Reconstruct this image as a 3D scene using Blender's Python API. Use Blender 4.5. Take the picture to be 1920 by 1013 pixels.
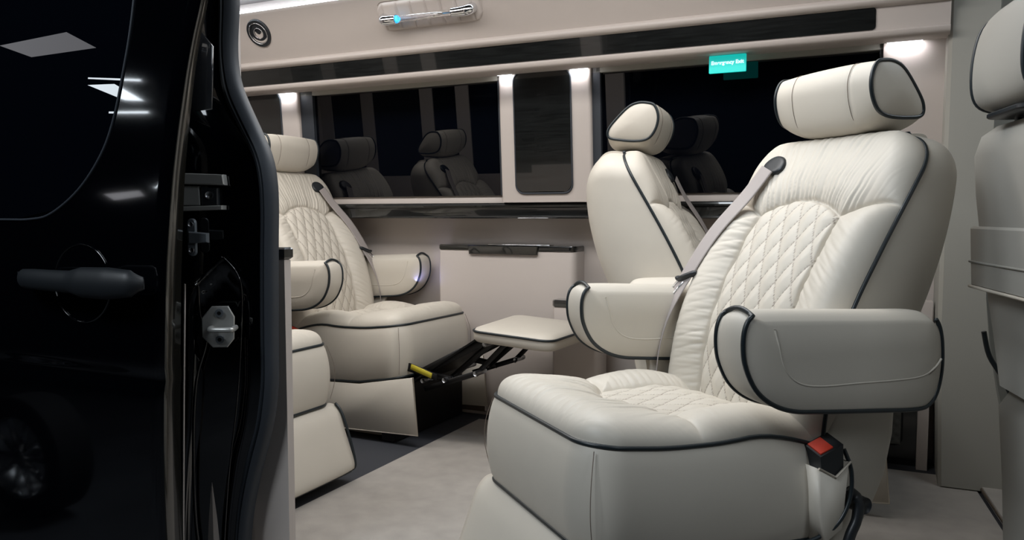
import bpy, math, numpy as np
from mathutils import Vector, Matrix
for o in list(bpy.data.objects): bpy.data.objects.remove(o)
SC = bpy.context.scene; COL = SC.collection
PI = math.pi
# ---------------------------------------------------------------- camera
cam = bpy.data.cameras.new('camera'); cam.sensor_width = 36; cam.lens = 1500/1920*36
co = bpy.data.objects.new('camera', cam); COL.objects.link(co)
co.location = (0, 0, .9)
co.rotation_euler = (PI/2-math.atan(101.5/1500), 0, math.radians(25.4))
cam.clip_start = .05; SC.camera = co
# ---------------------------------------------------------------- world, exposure
w = bpy.data.worlds.new('world'); SC.world = w; w.use_nodes = True
w.node_tree.nodes['Background'].inputs[0].default_value = (.60, .72, 1, 1)
w.node_tree.nodes['Background'].inputs[1].default_value = .02
vs = SC.view_settings; vs.view_transform = 'Standard'; vs.look = 'None'; vs.gamma = 1; vs.use_curve_mapping = False
vs.exposure = -0.08
# ---------------------------------------------------------------- lights
def area(name, loc, target, sx, sy, power, col):
    l = bpy.data.lights.new(name, 'AREA'); l.shape = 'RECTANGLE'; l.size = sx; l.size_y = sy
    l.energy = power; l.color = col
    o = bpy.data.objects.new(name, l); COL.objects.link(o); o.location = loc
    o.rotation_euler = (Vector(target)-Vector(loc)).to_track_quat('-Z', 'Y').to_euler(); return o
COOL = (.85, .93, 1.0); WARM = (1.0, .965, .93)
area('hall_lamp', (-1.9, -1.3, 3.3), (-.6, 1.8, .5), 1.8, .8, 84, COOL)
area('hall_lamp', (2.4, .1, 3.0), (-.3, 1.8, .9), .8, 1.4, 22, COOL)
area('hall_lamp', (-3.9, -2.6, 3.6), (-1.6, 1.5, .5), .5, 1.6, 14, COOL)
area('cabin_light', (-1.0, 2.25, 1.855), (-1.0, 2.25, 0), 1.8, .35, 18, WARM)
area('cabin_light', (-2.5, 2.25, 1.855), (-2.5, 2.25, 0), 1.3, .35, 17, WARM)

area('cabin_light', (-.75, 1.80, 1.85), (-.75, 1.80, 0), .7, .25, 7, (.86, .93, 1))  # added unseen fill that brightens the top of the near seat
area('cab_fill', (.75, 2.4, 1.84), (.4, 2.5, 0), .5, .15, 4, COOL)  # no real fitting: added to lift the dark B pillar and cab
area('console_glow', (-1.95, 3.15, .60), (-1.93, 3.27, .78), .10, .03, .05, (.35, .38, 1))
# ---------------------------------------------------------------- materials
def srgb(r, g, b):
    f = lambda c: (c/255/12.92 if c/255 <= .04045 else ((c/255+.055)/1.055)**2.4)
    return (f(r), f(g), f(b), 1)
def mat(name, col, rough=.5, metal=0, bump=0, bscale=400, var=0, vscale=5, coat=0, spec=.5, emit=None, estr=0, stitch=False, transmission=0, ior=1.5, aniso=None, sheen=0):
    m = bpy.data.materials.new(name); m.use_nodes = True; nt = m.node_tree; N = nt.nodes; L = nt.links
    b = N['Principled BSDF']; b.inputs['Base Color'].default_value = col
    b.inputs['Roughness'].default_value = rough; b.inputs['Metallic'].default_value = metal
    b.inputs['Coat Weight'].default_value = coat; b.inputs['Coat Roughness'].default_value = .03
    b.inputs['Specular IOR Level'].default_value = spec; b.inputs['IOR'].default_value = ior
    b.inputs['Transmission Weight'].default_value = transmission; b.inputs['Sheen Weight'].default_value = sheen
    if emit: b.inputs['Emission Color'].default_value = emit; b.inputs['Emission Strength'].default_value = estr
    tc = N.new('ShaderNodeTexCoord'); src = None
    if var:
        n = N.new('ShaderNodeTexNoise'); n.inputs['Scale'].default_value = vscale; n.inputs['Detail'].default_value = 4
        L.new(tc.outputs['Object'], n.inputs['Vector'])
        if aniso:
            mp = N.new('ShaderNodeMapping'); mp.inputs['Scale'].default_value = aniso
            L.new(tc.outputs['Object'], mp.inputs[0]); L.new(mp.outputs[0], n.inputs['Vector'])
        mr = N.new('ShaderNodeMapRange'); mr.inputs[1].default_value = .3; mr.inputs[2].default_value = .7
        mr.inputs[3].default_value = 1-var; mr.inputs[4].default_value = 1+var; L.new(n.outputs[0], mr.inputs[0])
        mx = N.new('ShaderNodeVectorMath'); mx.operation = 'SCALE'; mx.inputs[0].default_value = col[:3]
        L.new(mr.outputs[0], mx.inputs['Scale']); src = mx.outputs[0]; L.new(src, b.inputs['Base Color'])
    if stitch:
        a = N.new('ShaderNodeAttribute'); a.attribute_name = 'stitch'
        m2 = N.new('ShaderNodeMix'); m2.data_type = 'RGBA'
        m2.inputs[6].default_value = col; m2.inputs[7].default_value = srgb(95, 78, 66)
        if src: L.new(src, m2.inputs[6])
        L.new(a.outputs['Fac'], m2.inputs[0]); L.new(m2.outputs[2], b.inputs['Base Color'])
    if bump:
        n = N.new('ShaderNodeTexNoise'); n.inputs['Scale'].default_value = bscale; n.inputs['Detail'].default_value = 3
        L.new(tc.outputs['Object'], n.inputs['Vector'])
        bp = N.new('ShaderNodeBump'); bp.inputs['Strength'].default_value = bump; bp.inputs['Distance'].default_value = .001
        L.new(n.outputs[0], bp.inputs['Height']); L.new(bp.outputs[0], b.inputs['Normal'])
    return m
M = {}
M['leather'] = mat('cream_leather', srgb(199, 192, 180), .50, bump=.12, bscale=900, var=.015, vscale=9, stitch=True)
M['piping'] = mat('dark_piping', srgb(28, 36, 40), .38)
M['trim'] = mat('trim_leatherette', srgb(190, 181, 175), .5, bump=.1, bscale=900, var=.015, vscale=6)
M['cabgrey'] = mat('cab_upholstery', srgb(152, 149, 142), .6, bump=.1, bscale=700)
M['pillar'] = mat('pillar_plastic', srgb(160, 158, 150), .55, bump=.05, bscale=500)
M['belt'] = mat('belt_webbing', srgb(160, 152, 149), .6, bump=.25, bscale=1500)
M['black'] = mat('black_plastic', srgb(30, 34, 38), .42)
M['matte'] = mat('black_grained_plastic', srgb(25, 29, 33), .5, bump=.2, bscale=900)
M['capgrey'] = mat('grey_gloss_plastic', srgb(52, 54, 58), .12, coat=1)
M['zinc'] = mat('zinc_plate', srgb(176, 176, 173), .35, metal=.5, bump=.1, bscale=200)
M['thread'] = mat('brown_thread', srgb(120, 108, 98), .7)
M['rubber'] = mat('black_rubber', srgb(46, 51, 58), .5)
M['wood'] = mat('black_gloss_wood', srgb(20, 22, 22), .2, coat=1.0, var=.5, vscale=6, aniso=(1.5, 10, 22))
M['glass'] = mat('tinted_window_glass', (.0012, .0018, .0036, 1), .0, spec=.5)
M['paint'] = mat('black_car_paint', (.0008, .0010, .0018, 1), .06, coat=1.0, spec=.5)
M['glosstrim'] = mat('door_edge_trim', srgb(24, 23, 20), .15, coat=.8)
M['chrome'] = mat('chrome', (.8, .82, .85, 1), .08, metal=1)
M['steel'] = mat('brushed_steel', (.42, .43, .45, 1), .33, metal=1, bump=.1, bscale=300)
M['castgrey'] = mat('cast_metal', srgb(118, 124, 130), .4, metal=.6, bump=.15, bscale=300)
M['acrylic'] = mat('clear_acrylic', (.92, .93, 1, 1), .05, transmission=1, ior=1.3)
M['red'] = mat('red_plastic', srgb(214, 62, 38), .45)
M['yellow'] = mat('yellow_sticker', srgb(190, 175, 50), .5)
M['carpet'] = mat('beige_carpet', srgb(152, 146, 139), .95, bump=.9, bscale=700, var=.10, vscale=14, sheen=.3)
M['vinyl'] = mat('dark_floor_vinyl', srgb(44, 46, 52), .7, bump=.2, bscale=500)
M['ceil'] = mat('black_gloss_headliner', srgb(14, 15, 20), .12, coat=.6)
M['hallfloor'] = mat('concrete', srgb(70, 72, 76), .6, var=.2, vscale=2)
M['hallwall'] = mat('hall_wall', srgb(38, 40, 44), .8, var=.15, vscale=1)
M['led'] = mat('led_strip', (.85, .92, 1, 1), emit=(.82, .90, 1, 1), estr=9)
M['ledp'] = mat('led_strip_pillar', (.9, .95, 1, 1), emit=(.92, .95, 1, 1), estr=3)
M['blueled'] = mat('blue_led', (.1, .6, 1, 1), emit=(.03, .45, 1, 1), estr=1.3)
M['sign'] = mat('sign_green', srgb(30, 190, 180), .4, emit=srgb(20, 204, 196), estr=.7)
M['signtext'] = mat('sign_lettering', (.9, .98, 1, 1), .4, emit=(.80, .93, 1, 1), estr=.9)
M['mesh'] = mat('speaker_mesh', srgb(120, 122, 120), .45, metal=.5)
M['darkmetal'] = mat('black_steel', srgb(24, 24, 25), .38, metal=.4)
M['tyre'] = mat('tyre_rubber', srgb(22, 22, 23), .8)
M['skyl'] = mat('skylight_panel', (.5, .5, .5, 1), emit=(.75, .75, .80, 1), estr=2.2)
M['lampw'] = mat('hall_lamp_diffuser', (.9, .95, 1, 1), emit=(.85, .93, 1, 1), estr=14)
M['hem'] = mat('light_hem', srgb(205, 196, 182), .5)
M['pocket'] = mat('brown_mesh_pocket', srgb(88, 76, 64), .8, bump=.5, bscale=300)

# ---------------------------------------------------------------- mesh helpers
class MB:
    def __init__(s): s.v = []; s.f = []; s.n = 0; s.st = None
    def add(s, v, f):
        s.v.append(np.asarray(v, float).reshape(-1, 3)); s.f += [tuple(int(i)+s.n for i in q) for q in f]; s.n += len(s.v[-1]); return s
    def grid(s, A, cu=False, cv=False):
        A = np.asarray(A, float); nu, nv = A.shape[:2]; f = []
        for i in range(nu-(0 if cu else 1)):
            for j in range(nv-(0 if cv else 1)):
                a = i*nv+j; b = ((i+1) % nu)*nv+j; c = ((i+1) % nu)*nv+(j+1) % nv; d = i*nv+(j+1) % nv
                f.append((a, b, c, d))
        return s.add(A.reshape(-1, 3), f)
    def box(s, x0, x1, y0, y1, z0, z1, r=0.0):
        if r > 0: return s.rprism([(x0, y0), (x1, y0), (x1, y1), (x0, y1)], z0, z1, r)
        v = [(x, y, z) for x in (x0, x1) for y in (y0, y1) for z in (z0, z1)]
        return s.add(v, [(0, 1, 3, 2), (4, 6, 7, 5), (0, 4, 5, 1), (2, 3, 7, 6), (0, 2, 6, 4), (1, 5, 7, 3)])
    def rprism(s, poly, z0, z1, r, ax='z'):
        """prism of a polygon with a small chamfer r on its two faces"""
        P = np.array(poly, float); c = P.mean(0); d = np.abs(P-c).max(0); k = (d-r)/d
        Pi = c+(P-c)*k; n = len(P)
        R = [np.c_[Pi, np.full(n, z0)], np.c_[P, np.full(n, z0+r)], np.c_[P, np.full(n, z1-r)], np.c_[Pi, np.full(n, z1)]]
        V = np.concatenate(R)
        if ax == 'y': V = V[:, [0, 2, 1]]
        if ax == 'x': V = V[:, [2, 0, 1]]
        f = [(k*n+i, k*n+(i+1) % n, (k+1)*n+(i+1) % n, (k+1)*n+i) for k in range(3) for i in range(n)]
        f += [tuple(range(n))[::-1], tuple(range(3*n, 4*n))]
        return s.add(V, f)
    def tube(s, path, r, n=8, closed=False, flat=1.0, cap=True):
        P = np.array(path, float); m = len(P)
        T = np.roll(P, -1, 0)-np.roll(P, 1, 0) if closed else np.gradient(P, axis=0)
        T /= np.linalg.norm(T, axis=1)[:, None]+1e-12
        u = np.cross(T[0], (0, 0, 1.)); 
        if np.linalg.norm(u) < .1: u = np.cross(T[0], (0, 1., 0))
        U = []
        for t in T:
            u = u-t*(u@t); u = u/(np.linalg.norm(u)+1e-12); U.append(u)
        U = np.array(U); W = np.cross(T, U); a = np.linspace(0, 2*PI, n, endpoint=False)
        rr = np.broadcast_to(np.asarray(r, float), (m,))
        A = P[:, None]+rr[:, None, None]*(np.cos(a)[None, :, None]*U[:, None]+flat*np.sin(a)[None, :, None]*W[:, None])
        k = s.n; s.grid(A, closed, True)
        if not closed and cap: s.f += [tuple(k+i for i in range(n))[::-1], tuple(k+(m-1)*n+i for i in range(n))]
        return s
    def cyl(s, c0, c1, r, n=24): return s.tube([c0, c1], r, n)
    def build(s, name, m, parent=None, smooth=True, angle=None):
        me = bpy.data.meshes.new(name); V = np.concatenate(s.v)
        me.from_pydata(V.tolist(), [], s.f); me.materials.append(M[m] if isinstance(m, str) else m)
        if s.st is not None:
            at = me.attributes.new('stitch', 'FLOAT', 'POINT'); z = np.zeros(len(V)); z[:len(s.st)] = s.st
            at.data.foreach_set('value', z)
        me.update()
        if smooth: me.shade_smooth()
        if angle: me.set_sharp_from_angle(angle=math.radians(angle))
        o = bpy.data.objects.new(name, me); COL.objects.link(o)
        if parent: o.parent = parent
        return o
def spl(pts, n, closed=False):
    """Catmull-Rom through points"""
    P = np.array(pts, float); m = len(P); out = []
    segs = m if closed else m-1
    for i in range(segs):
        if closed: a, b, c, d = P[i-1], P[i], P[(i+1) % m], P[(i+2) % m]
        else: a, b, c, d = P[max(i-1, 0)], P[i], P[i+1], P[min(i+2, m-1)]
        for t in np.linspace(0, 1, n, endpoint=False):
            out.append(.5*((2*b)+(-a+c)*t+(2*a-5*b+4*c-d)*t*t+(-a+3*b-3*c+d)*t**3))
    if not closed: out.append(P[-1])
    return np.array(out)
def rrect(x0, x1, y0, y1, r, n=6):
    out = []
    for cx, cy, a in ((x1-r, y1-r, 0), (x0+r, y1-r, 90), (x0+r, y0+r, 180), (x1-r, y0+r, 270)):
        for t in np.linspace(0, 90, n+1): out.append((cx+r*math.cos(math.radians(a+t)), cy+r*math.sin(math.radians(a+t))))
    return out
def tag(o, label=None, cat=None, group=None, kind=None):
    for k, v in (('label', label), ('category', cat), ('group', group), ('kind', kind)):
        if v: o[k] = v
    return o
def empty(name, loc, rz=0):
    o = bpy.data.objects.new(name, None); COL.objects.link(o); o.location = loc; o.rotation_euler = (0, 0, math.radians(rz)); o.empty_display_size = .1; return o
def struct(name, mb, m, **k):
    o = mb.build(name, m, None, **k); o['kind'] = 'structure'; return o

# ================================================================ SEAT
SP = np.array([(.36, -.255), (.42, -.256), (.48, -.262), (.60, -.285), (.70, -.325), (.80, -.385), (.90, -.452), (1.0, -.523), (1.07, -.570), (1.12, -.60)])
REAR = np.array([(.30, -.42), (.40, -.455), (.46, -.49), (.52, -.54), (.60, -.60), (.68, -.65), (.78, -.692), (.9, -.722), (1.0, -.728), (1.07, -.715), (1.12, -.69)])
Z0, Z1 = .40, 1.090
xs = lambda z: np.interp(z, SP[:, 0], SP[:, 1])
def xs_s(z):   # smoothed spine
    return sum(xs(z+d) for d in (-.04, -.02, 0, .02, .04))/5
def xr_s(z): return sum(np.interp(z+d, REAR[:, 0], REAR[:, 1]) for d in (-.05, -.025, 0, .025, .05))/5
def Wb(z):
    w0 = np.interp(z, [.4, .8, .92, 1.0, 1.07], [.268, .272, .270, .267, .264])
    zc, rc = .995, .085; t = np.clip((z-zc)/rc, 0, 1)
    return w0-rc*(1-np.sqrt(1-t*t))
def noise1(t, seed=0):
    return (np.sin(t*1.0+seed)+.6*np.sin(t*2.3+1.7*seed+.4)+.4*np.sin(t*4.1+2.9*seed+1.1))/2
def ridges(t, seed=0, k=1.0):
    a = np.abs(np.sin(PI*(t+.35*noise1(t*.7, seed)+.2*noise1(t*1.9, seed+3))))
    return a**.6*(.65+.35*noise1(t*1.3, seed+5))
def smoothcap(d, w): t = np.clip(d/w, 0, 1); return np.sqrt(np.clip(1-(1-t)**2, 0, 1))
def quilt(a, b, w, h):
    """diamond quilting: returns puff 0..1 and stitch mask"""
    p = a/w+b/h; q = a/w-b/h
    dp = np.abs(p-np.round(p)); dq = np.abs(q-np.round(q))
    puff = (np.clip(dp*2, 0, 1)*np.clip(dq*2, 0, 1))**.45
    d = np.minimum(dp, dq)*w*.85
    along = np.where(dp < dq, q, p)*w*1.0
    dash = (np.sin(along/0.0042*PI) > -.55)
    st = np.clip(1-(d-.0007)/.0009, 0, 1)*np.where(dash, 1, .25)
    return puff, st*.75

def backrest_front():
    nu, nv = 230, 300
    u = np.linspace(-1, 1, nu); u = np.sign(u)*(1-(1-np.abs(u))**1.25)
    v = np.linspace(0, 1, nv); v = 1-(1-v)**1.15
    Z = (Z0+(Z1-Z0)*v)[None, :]+0*u[:, None]; U = u[:, None]+0*v[None, :]
    W = Wb(Z); Y = U*W; X = xs_s(Z)
    tz = np.ones_like(Z); tx = (xs_s(Z+.01)-xs_s(Z-.01))/.02
    ln = np.hypot(tx, tz); nx, nz = 1/ln, -tx/ln
    aY = np.abs(Y)
    # distance to border
    dside = (1-np.abs(U))*W*.93; dtop = (Z1-Z)/.83
    de = np.minimum(dside, dtop); de = np.where(np.abs(dside-dtop) < .03, de-(.03-np.abs(dside-dtop))**2/.12*0.5, de)
    g = smoothcap(np.clip(de, 0, 1), .055)
    pw = .137-.012*np.clip((.7-Z)/.3, 0, 1)
    zt = .922-.040*(Y/.137)**2
    zs = .884+.034*np.sin(np.clip((aY-.137)/.13, 0, 1)*PI/2)
    R1 = (aY < pw) & (Z < zt); R2 = (aY >= pw) & (Z < zs); R3 = ~(R1 | R2)
    h = np.zeros_like(Z); st = np.zeros_like(Z)
    d1 = np.minimum(pw-aY, zt-Z); pf, s1 = quilt(Y, Z-.92, .052, .096)
    h1 = .026+.010*(1-np.exp(-np.clip(d1, 0, 1)/.015))+.0075*pf
    d2 = np.minimum(aY-pw, zs-Z); rr = .65*ridges((Z+.55*(aY-pw))/.025+Y*7, 1+np.sign(Y))+.35*ridges((Z+.3*(aY-pw))/.0135+Y*15, 6+np.sign(Y)); rr *= .7+.5*noise1(Z*23, 2+np.sign(Y))
    h2 = .026+.036*(1-np.exp(-np.clip(d2, 0, 1)/.030))+.0095*(rr-.4)*np.exp(-np.clip(aY-pw, 0, 1)/.075)*np.clip(d2/.012, 0, 1)
    d3 = np.where(aY < pw, Z-zt, Z-zs); ang = Y/(.35+ (Z-.92)*.9)
    r3 = ridges(ang/.042+.2*noise1(Z*40), 7)
    h3 = .026+.030*(1-np.exp(-np.clip(d3, 0, 1)/.035))+.0125*(r3-.5)*np.exp(-np.clip(d3, 0, 1)/.075)*np.clip(d3/.008, 0, 1)*np.clip((.225-aY)/.09, 0.1, 1)
    h3 += .0050*(ridges(ang/.05, 11)-.5)*np.clip((Z-.99)/.05, 0, 1)*(aY < .15)
    h = np.where(R1, h1, np.where(R2, h2, h3)); st = np.where(R1, s1*(d1 > .002), 0)
    dseam = np.where(R1, d1, np.where(R2, d2, d3)); h = h-.006*np.exp(-(dseam/.004)**2)
    h *= g
    P = np.stack([X+nx*h, Y, Z+nz*h], -1)
    m = MB(); m.grid(P); m.st = st.reshape(-1); return m
def backrest_border(n=60):
    """border loop from bottom right (-y) over the top to bottom left"""
    z = Z0+(Z1-Z0)*(1-(1-np.linspace(0, 1, n))**1.8)
    L = [(xs_s(q), -float(Wb(q)), q) for q in z]
    wt = float(Wb(Z1)); T = [(xs_s(Z1), y, Z1) for y in np.linspace(-wt, wt, 16)[1:-1]]
    return np.array(L+T+[(a, -b, c) for a, b, c in L[::-1]], float)
def backrest_shell():
    B = backrest_border(); th = np.linspace(0, PI/2, 22); zc = np.minimum(B[:, 2], .86)
    cx = xs_s(zc); A = []
    for t in th:
        c = math.cos(t)**.42 if t < PI/2-1e-6 else 0.0; s = math.sin(t)**.75
        bl = 1+.035*math.sin(2*t)
        Y = B[:, 1]*c*bl; Zz = zc+(B[:, 2]-zc)*c*bl; Xf = cx+(B[:, 0]-cx)*c
        A.append(np.stack([Xf+(xr_s(Zz)-xs_s(Zz))*s*(.94 if True else 1)+0*Y, Y, Zz], -1))
    return MB().grid(np.array(A))

# headrest end outline (x, z)
HR = spl([(-.520, 1.257), (-.495, 1.249), (-.480, 1.215), (-.484, 1.175), (-.504, 1.142), (-.540, 1.130), (-.600, 1.130), (-.640, 1.137), (-.643, 1.165), (-.615, 1.205), (-.580, 1.242), (-.550, 1.256)], 6, True)
HW = .158
def headrest():
    c = HR.mean(0); A = []
    ys = np.concatenate([np.linspace(-HW, HW, 41)])
    for y in ys:
        t = abs(y)/HW; k = 1+.075*(1-t**2.5)
        seam = .004*math.exp(-((abs(y)-.092)/.003)**2)
        r = HR-c; n = np.linalg.norm(r, axis=1)[:, None]; q = c+r*k-r/n*seam; low = np.clip((1.19-HR[:, 1])/.06, 0, 1); q[:, 1] -= .026*low*(1-t**4)+.004*low
        A.append(np.stack([q[:, 0], np.full(len(q), y), q[:, 1]], -1))
    m = MB().grid(np.array(A), False, True)
    for s in (-1, 1):
        E = []
        for t in np.linspace(0, 1, 9):
            q = c+(HR-c)*(1-t); E.append(np.stack([q[:, 0], np.full(len(q), s*(HW+.012*math.sin(t*PI/2)**.8)), q[:, 1]], -1))
        m.grid(np.array(E), False, True)
    return m
# armrest outline (x, z)
AR = spl([(-.43, .700), (-.30, .706), (-.15, .713), (-.02, .718), (.012, .712), (.026, .690), (.029, .655), (.022, .618), (-.002, .575), (-.040, .545), (-.09, .527), (-.16, .519), (-.30, .508), (-.42, .500), (-.458, .510), (-.478, .540), (-.487, .590), (-.482, .650), (-.465, .685)], 5, True)
def arm_ring(y, inset=0.0, top=0.0):
    c = np.array((-.23, .61)); r = AR-c
    nrm = np.roll(AR, -1, 0)-np.roll(AR, 1, 0); nrm = np.stack([nrm[:, 1], -nrm[:, 0]], -1); nrm /= np.linalg.norm(nrm, axis=1)[:, None]
    if (nrm*r).sum() < 0: nrm = -nrm
    med = np.stack([np.clip(AR[:, 0], -.385, -.075), 0*AR[:, 0]+.608], -1); q = AR+(med-AR)*min(inset/.11, 1); k = np.clip((AR[:, 1]-.655)/.045, 0, 1)*np.clip((.03-AR[:, 0])/.05, .25, 1); q[:, 1] -= top*k
    return np.stack([q[:, 0], np.full(len(q), y), q[:, 1]], -1)
def armrest(yc):
    A = []; hw = .040
    for s, ins, top in ((-1, .11, .0), (-1, .08, .005), (-1, .05, .012), (-1, .025, .016), (-1, .008, .017), (-1, .0, .017)):
        A.append(arm_ring(yc+s*(hw+.010*min(ins/.05, 1)**.7), ins, top))
    for t in np.linspace(-.94, .94, 15):
        A.append(arm_ring(yc+t*hw, -.004*(1-t*t), .017*abs(t)**2.6))
    for s, ins, top in ((1, .0, .017), (1, .008, .017), (1, .025, .016), (1, .05, .012), (1, .08, .005), (1, .11, .0)):
        A.append(arm_ring(yc+s*(hw+.010*min(ins/.05, 1)**.7), ins, top))
    m = MB().grid(np.array(A), False, True)
    return m
def arm_piping(yc):
    hw = .040; k0, k1 = 20, 88   # from top front round the bottom to the rear
    E = AR; idx = [i for i in range(len(E)) if 19 <= i <= 90]
    o = [(E[i][0], yc+hw, E[i][1]) for i in idx]; i_ = [(E[i][0], yc-hw, E[i][1]) for i in idx]
    arch = [(E[idx[0]][0]-.008*0+.0, yc-hw+2*hw*t, E[idx[0]][1]+.012*math.sin(PI*t)) for t in np.linspace(0, 1, 9)[1:-1]]
    path = np.array(i_[::-1]+arch+o)
    return MB().tube(path, .0048, 8)
def arm_seam(yc, s, rad=.0024, off=0.0):
    p = spl([(-.040, .688), (-.047, .655), (-.062, .612), (-.095, .583), (-.15, .572), (-.25, .570), (-.36, .568), (-.42, .571), (-.455, .585), (-.474, .603)], 8)
    y = yc+s*(.040+.0088)
    yy = np.interp(p[:, 1], [.57, .66, .69, .71], [y, y, yc+s*.0435, yc+s*.041])
    return MB().tube(np.stack([p[:, 0]+off*.5, yy, p[:, 1]-off], -1), rad, 6)
# cushion
CX0, CX1, CW = -.265, .297, .266
zp = lambda x: sum(np.interp(x+d, [-.30, -.20, -.10, 0, .13, .25, .30], [.395, .432, .455, .448, .452, .466, .472]) for d in (-.03, 0, .03))/3
def Wc(x):
    r = .075; t = np.clip((x-(CX1-r))/r, 0, 1); return CW-r*(1-np.sqrt(np.clip(1-t*t, 0, 1)))
def cushion_top():
    nx_, ny_ = 220, 230
    x = CX0+(CX1-CX0)*(1-(1-np.linspace(0, 1, nx_))**1.5); u = np.linspace(-1, 1, ny_); u = np.sign(u)*(1-(1-np.abs(u))**1.3)
    X = x[:, None]+0*u[None]; U = u[None]+0*x[:, None]; W = Wc(X); Y = U*W; aY = np.abs(Y)
    dside = (1-np.abs(U))*W; df = CX1-X; de = np.clip(-np.log(np.exp(-70*dside)+np.exp(-70*df))/70, 0, 1)
    g = smoothcap(de, .075)
    pw = .138; xf = .10-.05*(Y/.14)**2; xo = .045+.0*aY
    R1 = (aY < pw) & (X < xf); R2 = (aY >= pw) & (X < xo); R3 = ~(R1 | R2)
    d1 = np.minimum(pw-aY, xf-X); pf, s1 = quilt(Y, X, .052, .096)
    h1 = .022+.008*(1-np.exp(-np.clip(d1, 0, 1)/.02))+.0055*pf
    d2 = np.minimum(aY-pw, xo-X); rr = ridges(X/.021+Y*5, 2+np.sign(Y))
    h2 = .022+.040*(1-np.exp(-np.clip(d2, 0, 1)/.035))+.0048*(rr-.5)*np.clip(d2/.01, 0, 1)*np.exp(-np.clip(aY-pw, 0, 1)/.09)
    d3 = np.where(aY < pw, X-xf, X-xo); ang = Y/(.30+(X-.1)*.5)
    r3 = ridges(ang/.085+.3*noise1(X*14), 4)*.75+.25*ridges(ang/.047, 8)
    h3 = .022+.040*(1-np.exp(-np.clip(d3, 0, 1)/.045))+.0250*(r3-.4)*np.clip(d3/.02, 0, 1)*np.exp(-np.clip(d3, 0, 1)/.14)*np.clip((.24-aY)/.06, .15, 1)
    h = np.where(R1, h1, np.where(R2, h2, h3)); d = np.where(R1, d1, np.where(R2, d2, d3)); h -= .005*np.exp(-(d/.005)**2)
    kk = np.clip((aY-.15)/.08, 0, 1); kk = np.where(R1, 0, kk*kk*(3-2*kk)); h = h*(1-.62*kk)+.62*kk*.056
    er = ridges((X+Y)/.017, 9); h += .0016*(er-.5)*np.exp(-de/.02)
    P = np.stack([X, Y, zp(X)+h*g], -1); m = MB().grid(P); m.st = np.where(R1, s1*(d1 > .002), 0).reshape(-1); return m
def cushion_outline(n=40):
    x = CX0+(CX1-CX0)*(1-(1-np.linspace(0, 1, n))**2.2)
    R = [(a, -float(Wc(a))) for a in x]; wt = float(Wc(CX1)); F = [(CX1, y) for y in np.linspace(-wt, wt, 24)[1:-1]]
    return np.array(R+F+[(a, -b) for a, b in R[::-1]])
zl = lambda x: np.interp(x, [-.27, .1, .3], [.218, .234, .268])
def cushion_side(low=0.0):
    O = cushion_outline(); A = []
    for t in np.linspace(0, 1, 14):
        k = .020*math.sin(PI*t)**.7+.004*t; nrm = O*1.0; nrm[:, 0] = np.clip((O[:, 0]-.2)/.1, 0, 1); nrm[:, 1] = np.sign(O[:, 1])*np.clip(np.abs(O[:, 1])/.26, 0, 1)**6
        A.append(np.stack([O[:, 0]+nrm[:, 0]*k, O[:, 1]+nrm[:, 1]*k, zp(O[:, 0])*(1-t)+zl(O[:, 0])*t], -1))
    m = MB().grid(np.array(A))
    b = A[-1]; m.add(b, [tuple(range(len(b)))])
    return m
def rloft(levels, n=6):
    """loft of rounded rectangles: (z, x0, x1, hy, r)"""
    A = [[(x, y, z) for x, y in rrect(x0, x1, -hy, hy, r, n)] for z, x0, x1, hy, r in levels]
    m = MB().grid(np.array(A), False, True); k = len(A[0])
    m.f += [tuple(range(k))[::-1], tuple(range((len(A)-1)*k, len(A)*k))]; return m
def strap(path, w, wd, th=.0012):
    """flat webbing: path points, width direction per point"""
    P = np.array(path, float); T = np.gradient(P, axis=0); T /= np.linalg.norm(T, axis=1)[:, None]
    D = np.array(wd, float); D = np.broadcast_to(D, P.shape)-T*((np.broadcast_to(D, P.shape)*T).sum(1)[:, None]); D /= np.linalg.norm(D, axis=1)[:, None]
    N = np.cross(T, D); A = []
    ks = np.linspace(-1, 1, 9); rib = [0, .0005, 0, .0005, 0, .0005, 0, .0005, 0]
    for k, rb in zip(ks, rib): A.append(P+D*w/2*k+N*(th+rb))
    for k in ks[::-1]: A.append(P+D*w/2*k-N*th)
    return MB().grid(np.array(A), True, False)

CACHE = {}
def inst(name, fn, m, parent, **k):
    if name in CACHE:
        o = CACHE[name].copy(); COL.objects.link(o); o.parent = parent; return o
    o = fn().build(name.split('|')[0], m, parent, **k); CACHE[name] = o; return o

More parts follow.
